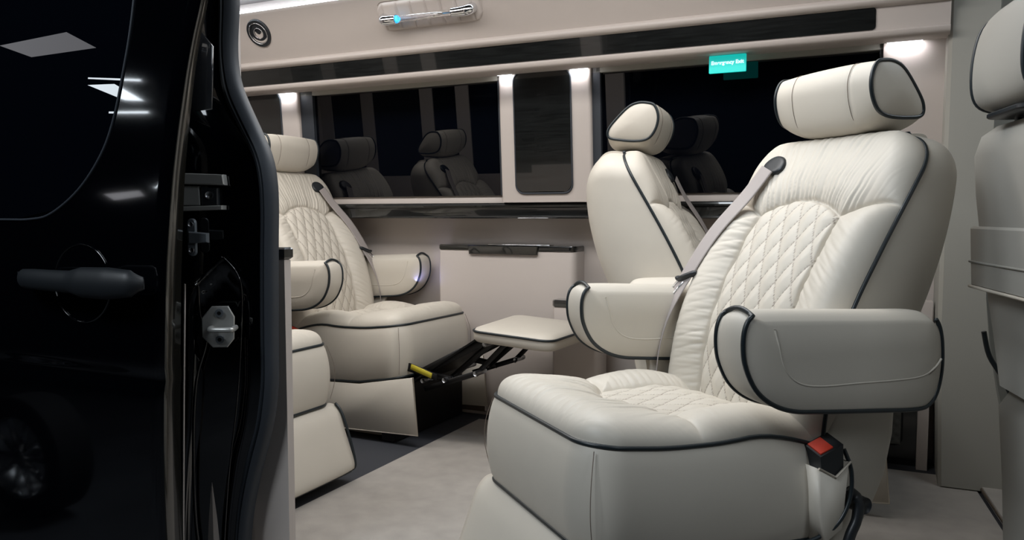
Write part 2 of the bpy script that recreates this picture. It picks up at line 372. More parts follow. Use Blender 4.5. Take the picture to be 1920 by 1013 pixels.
def make_seat(loc, rz, label, belt_side, dx_upright=0, leg='folded', buckle_side=None, plain=False, group=None):
    """belt_side: +1 belt on local left (+y), -1 on local right"""
    t = empty('captain_seat', loc, rz); tag(t, label, 'seat', group)
    s = belt_side
    inst('seat_base', lambda: rloft([(.004, -.30, .18, .20, .05), (.05, -.32, .19, .215, .05), (.16, -.37, .21, .240, .05), (.25, -.42, .235, .250, .05), (.38, -.44, .22, .255, .04)]), 'leather', t)
    inst('back_support', lambda: rloft([(.18, -.385, -.20, .245, .04), (.25, -.425, -.20, .262, .04), (.33, -.448, -.22, .272, .03), (.42, -.468, -.24, .273, .03), (.50, -.475, -.28, .270, .03)]), 'leather', t)
    cu = inst('seat_cushion', cushion_top, 'leather', t)
    inst('cushion_side', cushion_side, 'leather', t)
    O = cushion_outline()
    inst('cushion_piping', lambda: MB().tube(np.stack([O[:, 0], O[:, 1], zp(O[:, 0])+.001], -1), .0048, 8), 'piping', t)
    k = np.sign(O[:, 1])*np.clip(np.abs(O[:, 1])/.26, 0, 1)**6*.005
    if leg != 'extended_x': inst('lower_piping', lambda: MB().tube(np.stack([O[:, 0]+.004*(O[:, 0] > .2), O[:, 1]+k, zl(O[:, 0])], -1), .0048, 8), 'piping', t)
    inst('corner_seam', lambda: [MB().tube(spl([(.282, q*.255, .462), (.297, q*.272, .40), (.299, q*.274, .34), (.288, q*.262, .278)], 6), .0009, 5) for q in (1,)][0], 'thread', t)
    c2 = inst('corner_seam|2', lambda: MB().tube(spl([(.282, -.255, .462), (.297, -.272, .40), (.299, -.274, .34), (.288, -.262, .278)], 6), .0009, 5), 'thread', t)
    # back group: everything that reclines
    H = Vector((-.25, 0, .42)); R_ = Matrix.Translation(H) @ Matrix.Rotation(math.radians(dx_upright), 4, 'Y') @ Matrix.Translation(-H)
    def back(o): o.matrix_local = R_.copy() if dx_upright else o.matrix_local; return o
    br = back(inst('backrest', backrest_front, 'leather', t))
    back(inst('backrest_shell', backrest_shell, 'leather', t))
    B = backrest_border(); back(inst('backrest_piping', lambda: MB().tube(B+np.array((.001, 0, 0)), .0050, 8), 'piping', t))
    hr = back(inst('headrest', headrest, 'leather', t))
    for q in (-1, 1):
        p = np.stack([HR[:, 0], np.full(len(HR), q*HW), HR[:, 1]], -1)
        o = inst('headrest_piping|%d' % q, lambda: MB().tube(p, .0048, 8, True), 'piping', hr); o.matrix_local = Matrix()
        cH = HR.mean(0); sp = cH+(HR-cH)*1.062; sp = np.stack([sp[:, 0], np.full(len(sp), q*.092), sp[:, 1]-.022*np.clip((1.19-HR[:, 1])/.06, 0, 1)], -1)
        o = inst('headrest_seam|%d' % q, lambda: MB().tube(sp, .0007, 5, True), 'thread', hr); o.matrix_local = Matrix()
        o = inst('headrest_post|%d' % q, lambda: MB().cyl((-.575, q*.06, 1.04), (-.575, q*.06, 1.16), .007, 12), 'chrome', hr); o.matrix_local = Matrix()
    # armrests
    for q in (-1, 1):
        a = inst('armrest|%d' % q, lambda: armrest(q*.320), 'leather', t)
        inst('armrest_piping|%d' % q, lambda: arm_piping(q*.320), 'piping', a)
        for e in (-1, 1): inst('armrest_seam|%d%d' % (q, e), lambda: arm_seam(q*.320, e), 'leather', a); inst('armrest_stitch|%d%d' % (q, e), lambda: arm_seam(q*.320, e, .0011, .0052), 'thread', a)
        if q == s: inst('armrest_bracket|%d' % q, lambda: MB().rprism([(-.245, .34), (-.215, .34), (-.18, .53), (-.30, .53)], q*.300-.012, q*.300+.012, .003, 'y'), 'leather', t)
    # seat belt
    def belt():
        P = spl([(-.452, s*.152, 1.024), (-.412, s*.186, .952), (-.345, s*.228, .858), (-.285, s*.258, .752), (-.238, s*.276, .655), (-.216, s*.283, .585), (-.206, s*.286, .51), (-.206, s*.286, .42)], 6)
        T = np.gradient(P, axis=0); lat = np.interp(P[:, 2], [.42, .6, .74, .95], [.75, .30, -.05, -.10])
        nn = np.stack([.85+0*lat, s*lat, .45+0*lat], -1); wd = np.cross(T, nn)
        return strap(P, .048, wd)
    bo = inst('seat_belt|%d' % s, belt, 'belt', t); bo.matrix_local = R_.copy() if dx_upright else bo.matrix_local
    def guide():
        a = np.linspace(0, 2*PI, 28, endpoint=False); c = np.array((-.474, s*.150, 1.026))
        tu = np.array((-.58, 0, .81)); tl = np.array((0, 1., 0)); n = np.array((.81, 0, .58)); A = []
        ang = s*.25; e1 = tl*math.cos(ang)+tu*math.sin(ang); e2 = tu*math.cos(ang)-tl*math.sin(ang)
        for k_, hh in ((1.0, -.04), (1.0, .003), (.93, .008), (.7, .010), (.35, .010), (.001, .010)):
            A.append([c+e1*.040*k_*math.cos(q)+e2*(.036 if math.sin(q) > 0 else .022)*k_*math.sin(q)+n*hh for q in a])
        m = MB().grid(np.array(A), False, True)
        return m
    back(inst('belt_guide|%d' % s, guide, 'black', t))
    def tongue_frame():
        c = np.array((-.278, s*.260, .742))
        return c
    c = tongue_frame()
    def tongue():
        m = MB(); p = spl([c+np.array((.008, s*.034, -.010)), c+np.array((.006, s*.018, -.012)), c+np.array((.006, 0, -.006)), c+np.array((-.002, -s*.020, .002)), c+np.array((-.010, -s*.034, .008))], 5)
        m.tube(p, np.interp(np.linspace(0, 1, len(p)), [0, .15, .85, 1], [.006, .011, .011, .006]), 10, flat=.75); return m
    tg = inst('belt_tongue|%d' % s, tongue, 'black', bo)
    def tonguem():
        b = c+np.array((.008, s*.008, -.014)); f = b+np.array((.016, s*.024, -.034)); v = f-b; w_ = np.cross(v, (.85, 0, .45)); w_ = w_/np.linalg.norm(w_)*.012
        return MB().tube([b+w_, f+w_, f-w_, b-w_, b-w_*.9], .0024, 6)
    inst('belt_tongue_plate|%d' % s, tonguem, 'chrome', bo)
    # buckle on the other side
    q = -s
    def buckle():
        m = MB(); zi, zo = (.452, .432), (.438, .418)
        v = []
        for y_, (za, zb) in ((q*.268, zi), (q*.314, zo)): v += [(-.272, y_, .335), (-.216, y_, .335), (-.208, y_, zb-.008), (-.268, y_, za-.008)]
        m.add(v, [(0, 1, 2, 3), (4, 7, 6, 5), (0, 4, 5, 1), (1, 5, 6, 2), (2, 6, 7, 3), (3, 7, 4, 0)]); return m
    bk = inst('belt_buckle|%d' % s, buckle, 'black', t, smooth=False)
    def button():
        m = MB(); f = lambda u, v, o_: (-.268+.060*u, q*(.268+.046*v), .444-.020*u-.014*v+o_)
        m.add([f(a_, b_, .0025) for a_, b_ in ((.38, .1), (.93, .1), (.93, .9), (.38, .9))]+[f(a_, b_, -.006) for a_, b_ in ((.38, .1), (.93, .1), (.93, .9), (.38, .9))],
              [(0, 1, 2, 3), (4, 7, 6, 5), (0, 4, 5, 1), (1, 5, 6, 2), (2, 6, 7, 3), (3, 7, 4, 0)]); return m
    o = inst('release_button|%d' % s, button, 'red', bk, smooth=False)
    pk = inst('buckle_pocket|%d' % s, lambda: MB().rprism([(-.285, .392), (-.245, .364), (-.200, .388), (-.205, .30), (-.22, .225), (-.27, .25)], min(q*.264, q*.319), max(q*.264, q*.319), .006, 'y'), 'leather', t)
    inst('pocket_hem|%d' % s, lambda: MB().tube([(-.285, q*.319, .393), (-.245, q*.320, .365), (-.200, q*.319, .389)], .0025, 6), 'hem', pk)
    inst('side_piping|%d' % s, lambda: MB().tube(spl([(-.284, q*.300, .415), (-.290, q*.316, .37), (-.282, q*.320, .31), (-.246, q*.316, .258), (-.18, q*.300, .228), (-.08, q*.284, .208)], 8), .0045, 7), 'piping', t)
    def lever():
        p = spl([(-.306, q*.292, .325), (-.314, q*.300, .312), (-.318, q*.310, .295), (-.308, q*.316, .265), (-.292, q*.316, .235), (-.284, q*.314, .20), (-.283, q*.310, .15)], 5)
        m = MB().tube(p, np.interp(np.linspace(0, 1, len(p)), [0, .2, .5, 1], [.012, .024, .018, .019]), 12, flat=.6)
        m.tube([(-.330, q*.262, .292), (-.330, q*.318, .292)], .018, 16); return m
    inst('recline_lever|%d' % s, lever, 'black', t)
    # skirt flaps
    ex = {'extended': .045, 'none': -.035}.get(leg, 0)
    def skirt(q_):
        m = MB(); m.rprism([(-.30, .212), (.10, .226), (.318+ex, .262+.3*ex), (.338+ex, .050), (-.02, .035), (-.30, .040)], q_*.274-.004, q_*.274+.004, .002, 'y'); return m
    for q_ in ((-1, 1) if leg != 'folded' else ()):
        sk = inst('side_skirt|%d%s' % (q_, leg), lambda: skirt(q_), 'leather', t)
        inst('skirt_hem|%d%s' % (q_, leg), lambda: MB().tube([(-.30, q_*.276, .040), (-.02, q_*.276, .035), (.338+ex, q_*.276, .050), (.318+ex, q_*.276, .262+.3*ex)], .003, 6), 'hem', sk)
    if leg == 'folded':
        def pad():
            A = []
            prof = [(.285, .262), (.308, .255), (.335, .225), (.362, .16), (.385, .09), (.390, .055), (.375, .042), (.30, .038), (.22, .04)]
            for y in np.linspace(-1, 1, 21):
                sh = 1-.02*abs(y)**6; hy = .270
                A.append([(x-.010*abs(y)**5, y*(hy+.006*math.sin(i/8*PI)), z) for i, (x, z) in enumerate(spl(prof, 4))])
            m = MB().grid(np.array(A)); k2 = len(A[0])
            m.f += [tuple(range(k2)), tuple(range((len(A)-1)*k2, len(A)*k2))[::-1]]; return m
        lg = inst('leg_rest|folded', pad, 'leather', t)
        def lp():
            prof = spl([(.300, .262), (.325, .235), (.352, .17), (.376, .09), (.380, .055), (.365, .040)], 5)
            Lr = [(x, -.274, z) for x, z in prof]; Bm = [(.372, y, .040) for y in np.linspace(-.255, .255, 12)]
            return MB().tube(np.array(Lr+Bm+[(a, -b, c_) for a, b, c_ in Lr[::-1]]), .0048, 7)
        if not plain: inst('leg_rest_piping|folded', lp, 'piping', lg)
    return t

near = make_seat((-.491, 1.767, 0), -131.9, 'largest cream leather captain seat in the foreground, turned towards the open door', -1, plain=True)
left = make_seat((-2.01, 2.885, 0), -2, 'cream captain seat at the left with raised footrest, beside the far wall', 1, dx_upright=1, leg='extended')
farr = make_seat((-.31, 2.82, 0), 5, 'cream captain seat in side view behind the foreground seat, by the wide window', 1, dx_upright=4.5, leg='none')
rear = make_seat((-2.00, 1.90, 0), 0, 'mostly hidden cream captain seat just right of the black door seal', 1)

# extended leg rest of the left seat
def slab():
    A = []
    P0 = np.array(rrect(.56, .93, -.235, .205, .05, 6)); P0[:, 0] += np.where(P0[:, 0] < .7, .03*(P0[:, 1] < 0), 0)
    c = P0.mean(0)
    for k, z in ((0, .492), (.5, .491), (.85, .487), (.96, .479), (1, .468), (1.0, .440), (.96, .430), (0, .428)):
        q = c+(P0-c)*k; A.append(np.c_[q, z-.055*(q[:, 0]-.56)])
    return MB().grid(np.array(A), False, True), np.c_[P0, .470-.055*(P0[:, 0]-.56)]
ms, pp = slab(); sl = ms.build('leg_rest', 'leather', left)
MB().tube(pp, .0048, 7, True).build('leg_rest_piping', 'piping', sl)
for q in (-1, 1):
    def bar(a, b, wd=.014, y=.15): return MB().rprism([(a[0]-wd*.3, a[1]+wd), (b[0]-wd*.3, b[1]+wd), (b[0]+wd*.3, b[1]-wd), (a[0]+wd*.3, a[1]-wd)], q*y-.004, q*y+.004, .001, 'y')
    for a, b, wd, y in (((.22, .215), (.62, .425), .016, .17), ((.20, .30), (.48, .26), .014, .18), ((.46, .26), (.66, .43), .012, .15), ((.36, .215), (.60, .30), .010, .19), ((.58, .29), (.72, .43), .010, .16)):
        bar(a, b, wd, y).build('linkage_arm', 'darkmetal', left)
    for x, z in ((.46, .262), (.60, .30), (.36, .25), (.64, .415)):
        MB().cyl((x, q*.13, z), (x, q*.205, z), .010, 10).build('linkage_pivot', 'steel', left)
MB().add([(.30, -.20, .24), (.30, .20, .24), (.60, .20, .435), (.60, -.20, .435), (.30, -.20, .232), (.30, .20, .232), (.60, .20, .427), (.60, -.20, .427)],
         [(0, 1, 2, 3), (4, 7, 6, 5), (0, 4, 5, 1), (1, 5, 6, 2), (2, 6, 7, 3), (3, 7, 4, 0)]).build('linkage_cover', 'darkmetal', left, smooth=False)
MB().box(.20, .262, -.26, .26, .006, .24).build('base_front', 'darkmetal', left, smooth=False)
MB().rprism([(.325, .318), (.42, .290), (.416, .270), (.320, .298)], -.232, -.226, .001, 'y').build('warning_sticker', 'yellow', left)
MB().rprism([(.29, .325), (.44, .287), (.436, .262), (.29, .290)], -.226, -.218, .001, 'y').build('sticker_bracket', 'darkmetal', left)

# ================================================================ VAN SHELL
WY = 3.29
struct('floor', MB().box(-3.9, 1.6, 1.42, 3.26, -.06, 0), 'vinyl', smooth=False)
cp = MB().rprism([(-1.628, 1.45), (.425, 1.45), (.262, 3.09), (-1.628, 3.09)], 0, .004, .0015).build('carpet', 'carpet', smooth=False)
tag(cp, 'pale beige carpet covering the cabin floor between the seats', 'carpet')
matp = [tuple(q) for q in spl([(.275, 3.07), (.285, 3.12), (.335, 3.165)], 5)]+[(1.3, 3.17), (1.3, 1.5), (.43, 1.5)]
mt = MB().rprism(matp, 0, .022, .006).build('floor_mat', 'carpet', angle=40)
tag(mt, 'grey-beige mat with rounded corner at the cab end of the floor', 'mat')
MB().tube([(x, y, .014) for x, y in matp], .006, 6, True).build('mat_edge', 'pocket', mt)
struct('wall_left', MB().box(-3.8, .16, WY, WY+.05, 0, .90), 'trim', smooth=False)
struct('wall_rear', MB().box(-3.86, -3.80, 1.45, 3.26, 0, 1.95), 'trim', smooth=False)
struct('ceiling', MB().box(-3.86, 1.6, 1.45, 3.30, 1.862, 1.93), 'ceil', smooth=False)
struct('wall_front', MB().box(1.55, 1.6, 1.45, 3.3, 0, 1.95), 'pillar', smooth=False)
# belt rail: black gloss wood ledge with rounded nose
def extr(prof, x0, x1, n=2):
    A = [[(x, y, z) for y, z in prof] for x in np.linspace(x0, x1, n)]; m = MB().grid(np.array(A), False, True); k = len(prof)
    m.f += [tuple(range(k)), tuple(range((n-1)*k, n*k))[::-1]]; return m
struct('trim_belt_rail', extr([(3.24, .958), (3.150, .957), (3.142, .953), (3.140, .946), (3.142, .938), (3.152, .934), (3.153, .902), (3.150, .893), (3.156, .889), (3.24, .889)], -3.8, .12), 'wood', angle=25)
struct('trim_window_sill', extr([(3.24, 1.018), (3.190, 1.018), (3.180, 1.012), (3.178, .995), (3.172, .990), (3.165, .965), (3.165, .957), (3.24, .957)], -3.8, .0), 'trim', angle=30)
# overhead locker fascia (left wall)
def fascia(y, z): return (y, z)
F1 = [(2.790, 1.808), (2.778, 1.803), (2.781, 1.790), (2.84, 1.690), (2.885, 1.630), (2.898, 1.612), (2.890, 1.606), (2.884, 1.598), (2.886, 1.589), (2.902, 1.580), (2.915, 1.578), (2.927, 1.508), (2.918, 1.506), (2.912, 1.500), (2.914, 1.489), (2.925, 1.481), (2.945, 1.479), (3.04, 1.487), (3.10, 1.497), (3.26, 1.50), (3.26, 1.93), (3.0, 1.93), (2.84, 1.93), (2.84, 1.80)]
struct('trim_overhead', extr(F1, -3.8, .148), 'trim', angle=50)
# wood inlay strip in the fascia with rounded end
def plate_on(poly, y_of_z, th, m, name, parent=None, r=.002):
    P = np.array(poly); A = []
    c = P.mean(0); k = 1-.010
    for kk, off in ((1, .004), (1, -th+r), (.999, -th)):
        q = c+(P-c)*np.array((1-(1-kk)*.2, 1-(1-kk)*20)) ; A.append([(x, y_of_z(z)+off, z) for x, z in q])
    mb = MB().grid(np.array(A), False, True); n = len(P); mb.f += [tuple(range(2*n, 3*n))]; return mb.build(name, m, parent, angle=40)
inl = plate_on(rrect(-3.7, -.068, 1.509, 1.581, .012), lambda z: np.interp(z, [1.50, 1.585], [2.928, 2.914]), .004, 'wood', 'wood_inlay')
tag(inl, 'long black gloss wood strip let into the locker above the windows', 'trim strip')
# LED cove on top of the fascia
led = MB().box(-3.7, .10, 2.800, 2.812, 1.800, 1.822).build('cove_light', 'led', smooth=False); tag(led, 'bright white light strip along the top edge of the overhead locker', 'light')
area('cove_lamp', (-2.0, 2.76, 1.84), (-2.0, 2.80, 1.70), 3.0, .01, 1.6, COOL)
# window pillars with gloss inlay, lit at the top
def wy(z): return 3.14-.07*(z-.955)       # tumblehome of the window band
def pillar_panel(name, x0, x1, ix0, ix1, label):
    A = []
    for z in np.linspace(.958, 1.52, 12):
        yy = wy(z); A.append([(x0, yy+.08, z), (x0, yy-.005, z), (x0+.004, yy-.012, z), (x0+.012, yy-.014, z), (x1-.012, yy-.014, z), (x1-.004, yy-.012, z), (x1, yy-.005, z), (x1, yy+.08, z)])
    mb = MB().grid(np.array(A)); o = mb.build(name, 'trim', angle=50)
    pts = rrect(ix0, ix1, .998, 1.497, .035, 8)
    p = plate_on(pts, lambda z: wy(z)-.014, .007, 'wood', 'gloss_inlay', o, .003)
    MB().tube([(x, wy(z)-.018, z) for x, z in rrect(ix0-.003, ix1+.003, .995, 1.500, .037, 8)], .004, 6, True).build('inlay_rim', 'rubber', o)
    tag(o, label, 'wall panel'); return o
pillar_panel('pillar_panel', -1.533, -1.118, -1.457, -1.206, 'cream pillar panel with tall black inlay between the two windows')
pillar_panel('pillar_panel', -3.06, -2.615, -2.928, -2.722, 'cream pillar panel with black inlay behind the left seat headrest')
A = []
for z in np.linspace(.958, 1.52, 8): A.append([(-.045, wy(z)+.08, z), (-.045, wy(z)-.01, z), (-.03, wy(z)-.014, z), (.16, wy(z)-.014, z), (.16, wy(z)+.08, z)])
struct('trim_corner_panel', MB().grid(np.array(A)), 'trim', angle=50)
for x0, x1, e, lab in ((-2.720, -2.622, .20, 'white light strip at the top of the pillar panel behind the left seat'), (-1.528, -1.462, .16, 'white light strip left of the middle pillar inlay top'), (-1.200, -1.124, .18, 'white light strip right of the middle pillar inlay top'), (-.035, .075, .22, 'white light strip in the corner above the foreground headrest')):
    area('pillar_lamp', ((x0+x1)/2, 3.066, 1.4895), ((x0+x1)/2, 3.10, 1.40), x1-x0, .005, e, (.97, .97, 1))
    st = MB().box(x0, x1, 3.072, 3.078, 1.4915, 1.4945).build('pillar_light', 'ledp', smooth=False); tag(st, lab, 'light')
# windows
def window(n, x0, x1):
    A = [[(x, wy(z)+.022, z) for z in (.99, 1.52)] for x in (x0, x1)]
    g = struct('window_%d' % n, MB().grid(np.array(A)).grid(np.array(A)+np.array((0, .005, 0))), 'glass', smooth=False)
    def fr(a, b, z0, z1): 
        return MB().add([(a, wy(z0)+.024, z0), (b, wy(z0)+.024, z0), (b, wy(z1)+.024, z1), (a, wy(z1)+.024, z1), (a, wy(z0)+.004, z0), (b, wy(z0)+.004, z0), (b, wy(z1)+.004, z1), (a, wy(z1)+.004, z1)], [(4, 5, 6, 7), (0, 4, 7, 3), (1, 2, 6, 5), (0, 1, 5, 4), (3, 7, 6, 2)])
    for a, b, z0, z1, nm, mm in ((x0, x0+(.075 if n == 1 else .035), .99, 1.52, 'frame_post', 'rubber'), (x1-.012, x1, .99, 1.52, 'frame_post', 'rubber'), (x0, x1, 1.478, 1.52, 'frame_head', 'pillar')):
        fr(a, b, z0, z1).build(nm, mm, g, smooth=False)
    return g
window(1, -2.615, -1.533)
window(2, -1.118, -.045)
MB().rprism([(-2.60, 1.0), (-2.555, 1.0), (-2.555, 1.50), (-2.60, 1.50)], 3.085, 3.11, .002, 'y')
# emergency exit sign
sg = empty('exit_sign', (-.556, 2.99, 1.418)); tag(sg, 'small glowing teal sign reading Emergency Exit on the wide window', 'sign')
MB().rprism(rrect(-.066, .066, 0, .063, .003, 3), -.004, .004, .0008, 'y').build('sign_panel', 'sign', sg, smooth=False)
cu = bpy.data.curves.new('lettering', 'FONT'); cu.body = 'Emergency Exit'; cu.size = .0185; cu.align_x = 'CENTER'; cu.align_y = 'CENTER'; cu.extrude = .0006; cu.offset = .0005
cu.materials.append(M['signtext']); tmp = bpy.data.objects.new('tmp', cu); COL.objects.link(tmp)
dg = bpy.context.evaluated_depsgraph_get(); me = bpy.data.meshes.new_from_object(tmp.evaluated_get(dg)); bpy.data.objects.remove(tmp)
tx = bpy.data.objects.new('sign_lettering', me); COL.objects.link(tx); tx.parent = sg; tx.location = (0, -.0052, .036); tx.rotation_euler = (PI/2, 0, 0)
if not me.materials: me.materials.append(M['signtext'])

# consoles on the far wall
def console(name, x0, x1, y0, y1, h, label, cap=.024, round_right=.03):
    t = empty(name, ((x0+x1)/2, (y0+y1)/2, 0)); cx, cy = (x0+x1)/2, (y0+y1)/2
    poly = [(x0, y1), (x0, y0+.01), (x0+.01, y0)]+[(x1-round_right+round_right*math.sin(a), y0+round_right-round_right*math.cos(a)) for a in np.linspace(0, PI/2, 6)]+[(x1, y1)]
    P = np.array(poly)-(cx, cy)
    MB().rprism(P, 0, h-cap, .003).build('body', 'trim', t, angle=35)
    c = P.mean(0); MB().rprism(P*1.0+np.array((0, -.004)), h-cap, h, .004).build('cap', 'wood', t, angle=35)
    return t, cx, cy
t, cx, cy = console('wall_console', -1.885, -1.212, 3.18, WY, .770, ''); tag(t, 'cream wall console with black gloss cap beyond the raised footrest', 'console')
MB().rprism([(-1.720-cx, .730), (-1.385-cx, .730), (-1.380-cx, .770), (-1.725-cx, .770)], 3.165-cy, 3.182-cy, .004, 'y').build('latch_bar', 'wood', t, angle=35)
MB().rprism([(-1.64-cx, .770), (-1.34-cx, .770), (-1.34-cx, .774), (-1.64-cx, .774)], 3.20-cy, 3.25-cy, .001, 'y').build('lid_trim', 'chrome', t)
MB().rprism([(-1.90-cx+.05, .015), (-1.64-cx, .015), (-1.64-cx, .235), (-1.85-cx, .235)], 3.172-cy, 3.182-cy, .002, 'y').build('mesh_pocket', 'pocket', t, smooth=False)
MB().tube([(-1.64-cx, 3.174-cy, .02), (-1.64-cx, 3.174-cy, .235)], .0035, 6).build('pocket_edge', 'trim', t)
t, cx, cy = console('low_console', -1.285, -1.07, 3.10, 3.178, .548, '', .030); tag(t, 'lower cream console with black cap just left of the foreground armrest', 'console')
# speaker cabinet low at the right
t = empty('speaker_cabinet', (-.10, 3.195, 0)); tag(t, 'black gloss panel with quilted grey speaker grille low behind the seats', 'speaker')
MB().box(-.20, .20, -.02, .022, 0, .60).build('panel', 'wood', t, smooth=False)
MB().rprism(rrect(-.12, .155, .070, .34, .03), -.028, -.022, .002, 'y').build('grille_rim', 'black', t, angle=40)
gA = []
for a in np.linspace(-.113, .148, 60): gA.append([(a, -.030-.006*float(quilt(np.array(a), np.array(b), .034, .034)[0]), b) for b in np.linspace(.077, .333, 60)])
MB().grid(np.array(gA)).build('speaker_grille', 'mesh', t)
MB().box(.20, .235, -.06, .022, 0, .60).build('end_panel', 'trim', t, smooth=False)
# driver side B pillar
bp = [(.161, 0), (.143, .56), (.143, 1.13), (.144, 1.34), (.146, 1.86), (.295, 1.86), (.290, 1.57), (.275, .824), (.280, .636), (.296, .483), (.321, .347), (.346, .228), (.358, .056), (.36, 0)]
struct('trim_pillar', MB().rprism(bp, 2.95, 3.30, .012, 'y'), 'pillar', angle=35)
struct('wall_cab', MB().box(.30, 1.6, 3.20, 3.30, 0, 1.95), 'pillar', smooth=False)

# overhead fittings
ns = math.hypot(.13, .145)
def on_fascia(s): # slope frame: point along slope + outward normal
    a = np.array((2.781, 1.790)); b = np.array((2.885, 1.630)); d = b-a; L_ = np.linalg.norm(d); p = a+d*s; n = np.array((d[1], -d[0]))/L_; return p, n, d/L_
def fascia_frame(x, s):
    p, n, d = on_fascia(s); o = Matrix(((1, 0, 0, x), (0, -d[0], n[0], p[0]), (0, -d[1], n[1], p[1]), (0, 0, 0, 1))); return o
def disc(rs, c=(0, 0)):
    a = np.linspace(0, 2*PI, 40, endpoint=False); A = [[(c[0]+r*math.cos(q), c[1]+r*math.sin(q), z) for q in a] for r, z in rs]; return MB().grid(np.array(A), False, True)
def ring(r, rr, z): return MB().tube([(r*math.cos(q), r*math.sin(q), z) for q in np.linspace(0, 2*PI, 48, endpoint=False)], rr, 8, True)
for x, lab in ((-2.60, 'round black air vent with silver rings left on the overhead locker'), (-2.80, 'round black vent half hidden behind the door seal')):
    t = empty('air_vent', (0, 0, 0)); t.matrix_world = fascia_frame(x, .42); tag(t, lab, 'vent', 'overhead vents')
    disc([(.064, -.01), (.064, .006), (.060, .011), (.050, .010), (.045, .004), (.026, .006), (.022, .003), (.0001, .004)]).build('bezel', 'black', t, angle=40)
    ring(.0475, .0018, .011).build('outer_ring', 'chrome', t); ring(.024, .0015, .008).build('inner_ring', 'chrome', t)
t = empty('grab_handle', (0, 0, 0)); t.matrix_world = fascia_frame(-1.71, .42); tag(t, 'clear acrylic grab handle with chrome ends on a padded base', 'handle')
A = []
R0 = np.array(rrect(-.240, .240, -.060, .060, .035, 8)); c = R0.mean(0)
xg = np.linspace(-.24, .24, 120); yg = np.linspace(-.06, .06, 24); G = []
for x in xg:
    hw_ = .06-max(0, abs(x)-.205)**2/.035*1.0 if abs(x) > .205 else .06
    col = []
    for y in np.linspace(-hw_, hw_, 24):
        e = min(hw_-abs(y), .24-abs(x)); z = .016*math.sqrt(max(0, 1-(1-min(e/.02, 1))**2))-.007*math.exp(-(((x+.24) % .068-.034)/.0035)**2)*(min(e/.01, 1))
        col.append((x, y, z+.001))
    G.append(col)
MB().grid(np.array(G)).build('padded_base', 'trim', t)
MB().tube([(x, y, .0) for x, y in rrect(-.241, .241, -.061, .061, .036, 8)], .0016, 6, True).build('base_groove_shade', 'pocket', t)  # dark tube drawn in for the shaded groove round the pad
for k in range(-3, 4): MB().tube([(k*.068, y, .016*math.sqrt(max(0, 1-(1-min((.06-abs(y))/.02, 1))**2))-.0050) for y in np.linspace(-.055, .055, 16)], .0010, 5).build('base_stitch', 'pocket', t)
for q in (-1, 1):
    p = spl([(q*.205, 0, .008), (q*.203, 0, .030), (q*.190, 0, .046), (q*.165, 0, .050), (q*.130, 0, .050)], 5)
    MB().tube(p, np.interp(np.linspace(0, 1, len(p)), [0, .3, 1], [.020, .022, .018]), 16, flat=1).build('end_bracket', 'chrome', t)
MB().cyl((-.15, 0, .050), (.15, 0, .050), .0125, 20).build('acrylic_bar', 'acrylic', t)
MB().cyl((-.136, 0, .050), (-.118, 0, .050), .0135, 16).build('light_ring', 'blueled', t)
for x, y in ((-2.63, 2.95),):
    o = MB().tube([(x, y, 1.863), (x, y, 1.858)], .008, 10).build('ceiling_star_light', 'blueled'); tag(o, 'tiny blue light in the black headliner above the air vent', 'light')

# near side (right) wall of the van behind the door opening, seen in reflections
def near_box(name, x0, x1, z0, z1, m='trim', y0=1.46, y1=1.50): return struct(name, MB().box(x0, x1, y0, y1, z0, z1), m, smooth=False)
near_box('wall_right', -3.8, -1.53, 0, .95)
for x in (-3.75, -3.39, -2.90, -2.62): near_box('trim_right_pillar', x-.05, x+.05, .95, 1.55)
near_box('trim_right_pillar', -2.1, -1.60, .95, 1.0)
near_box('trim_right_overhead', -3.8, 1.5, 1.62, 1.862, 'trim', 1.50, 1.62)
near_box('window_3', -3.7, -1.60, .96, 1.60, 'glass', 1.485, 1.49)
near_box('trim_right_c_pillar', -1.60, -1.485, .0, 1.62, 'trim', 1.515, 1.545)
near_box('wall_right_cab', .55, 1.55, 0, .95, 'pillar', 1.40, 1.47)
near_box('window_4', .6, 1.5, .95, 1.6, 'glass', 1.42, 1.43)
# cabinet by the rear seat
t = empty('side_cabinet', (-1.457, 1.588, 0)); tag(t, 'narrow cream cabinet with black cap right behind the door seal', 'cabinet')
MB().rprism([(-.155, -.035), (.092, -.035), (.092, -.012), (-.155, -.012)], 0, .792, .003).build('body', 'trim', t, smooth=False)
MB().rprism([(-.155, -.040), (.097, -.040), (.097, -.008), (-.155, -.008)], .792, .822, .005).build('cap', 'wood', t, smooth=False)

# ================================================================ BODY SIDE: door pillar, seal, sliding door
SEAL_L = [(-1.520, 1.60), (-1.511, 1.424), (-1.517, 1.303), (-1.506, 1.195), (-1.455, 1.113), (-1.410, 1.051), (-1.393, .99), (-1.389, .899), (-1.394, .803), (-1.398, .647), (-1.399, .489), (-1.421, .371), (-1.449, .31), (-1.471, .228), (-1.489, .145), (-1.497, .079), (-1.51, -.05)]
SEAL_R = [(-1.465, 1.62), (-1.452, 1.422), (-1.459, 1.359), (-1.464, 1.309), (-1.459, 1.244), (-1.44, 1.194), (-1.412, 1.148), (-1.394, 1.112), (-1.358, 1.051), (-1.345, .989), (-1.343, .929), (-1.347, .838), (-1.353, .587), (-1.354, .49), (-1.367, .403), (-1.391, .324), (-1.423, .233), (-1.446, .146), (-1.455, .079), (-1.47, -.05)]
zz = np.linspace(1.60, -.04, 90)
def xi(T, z): a = np.array(T)[::-1]; return np.interp(z, a[:, 1], a[:, 0])
def sm(T, z): return sum(xi(T, z+d) for d in (-.03, -.015, 0, .015, .03))/5
xl, xr = sm(SEAL_L, zz), sm(SEAL_R, zz)
SHIFT = .0
A = []
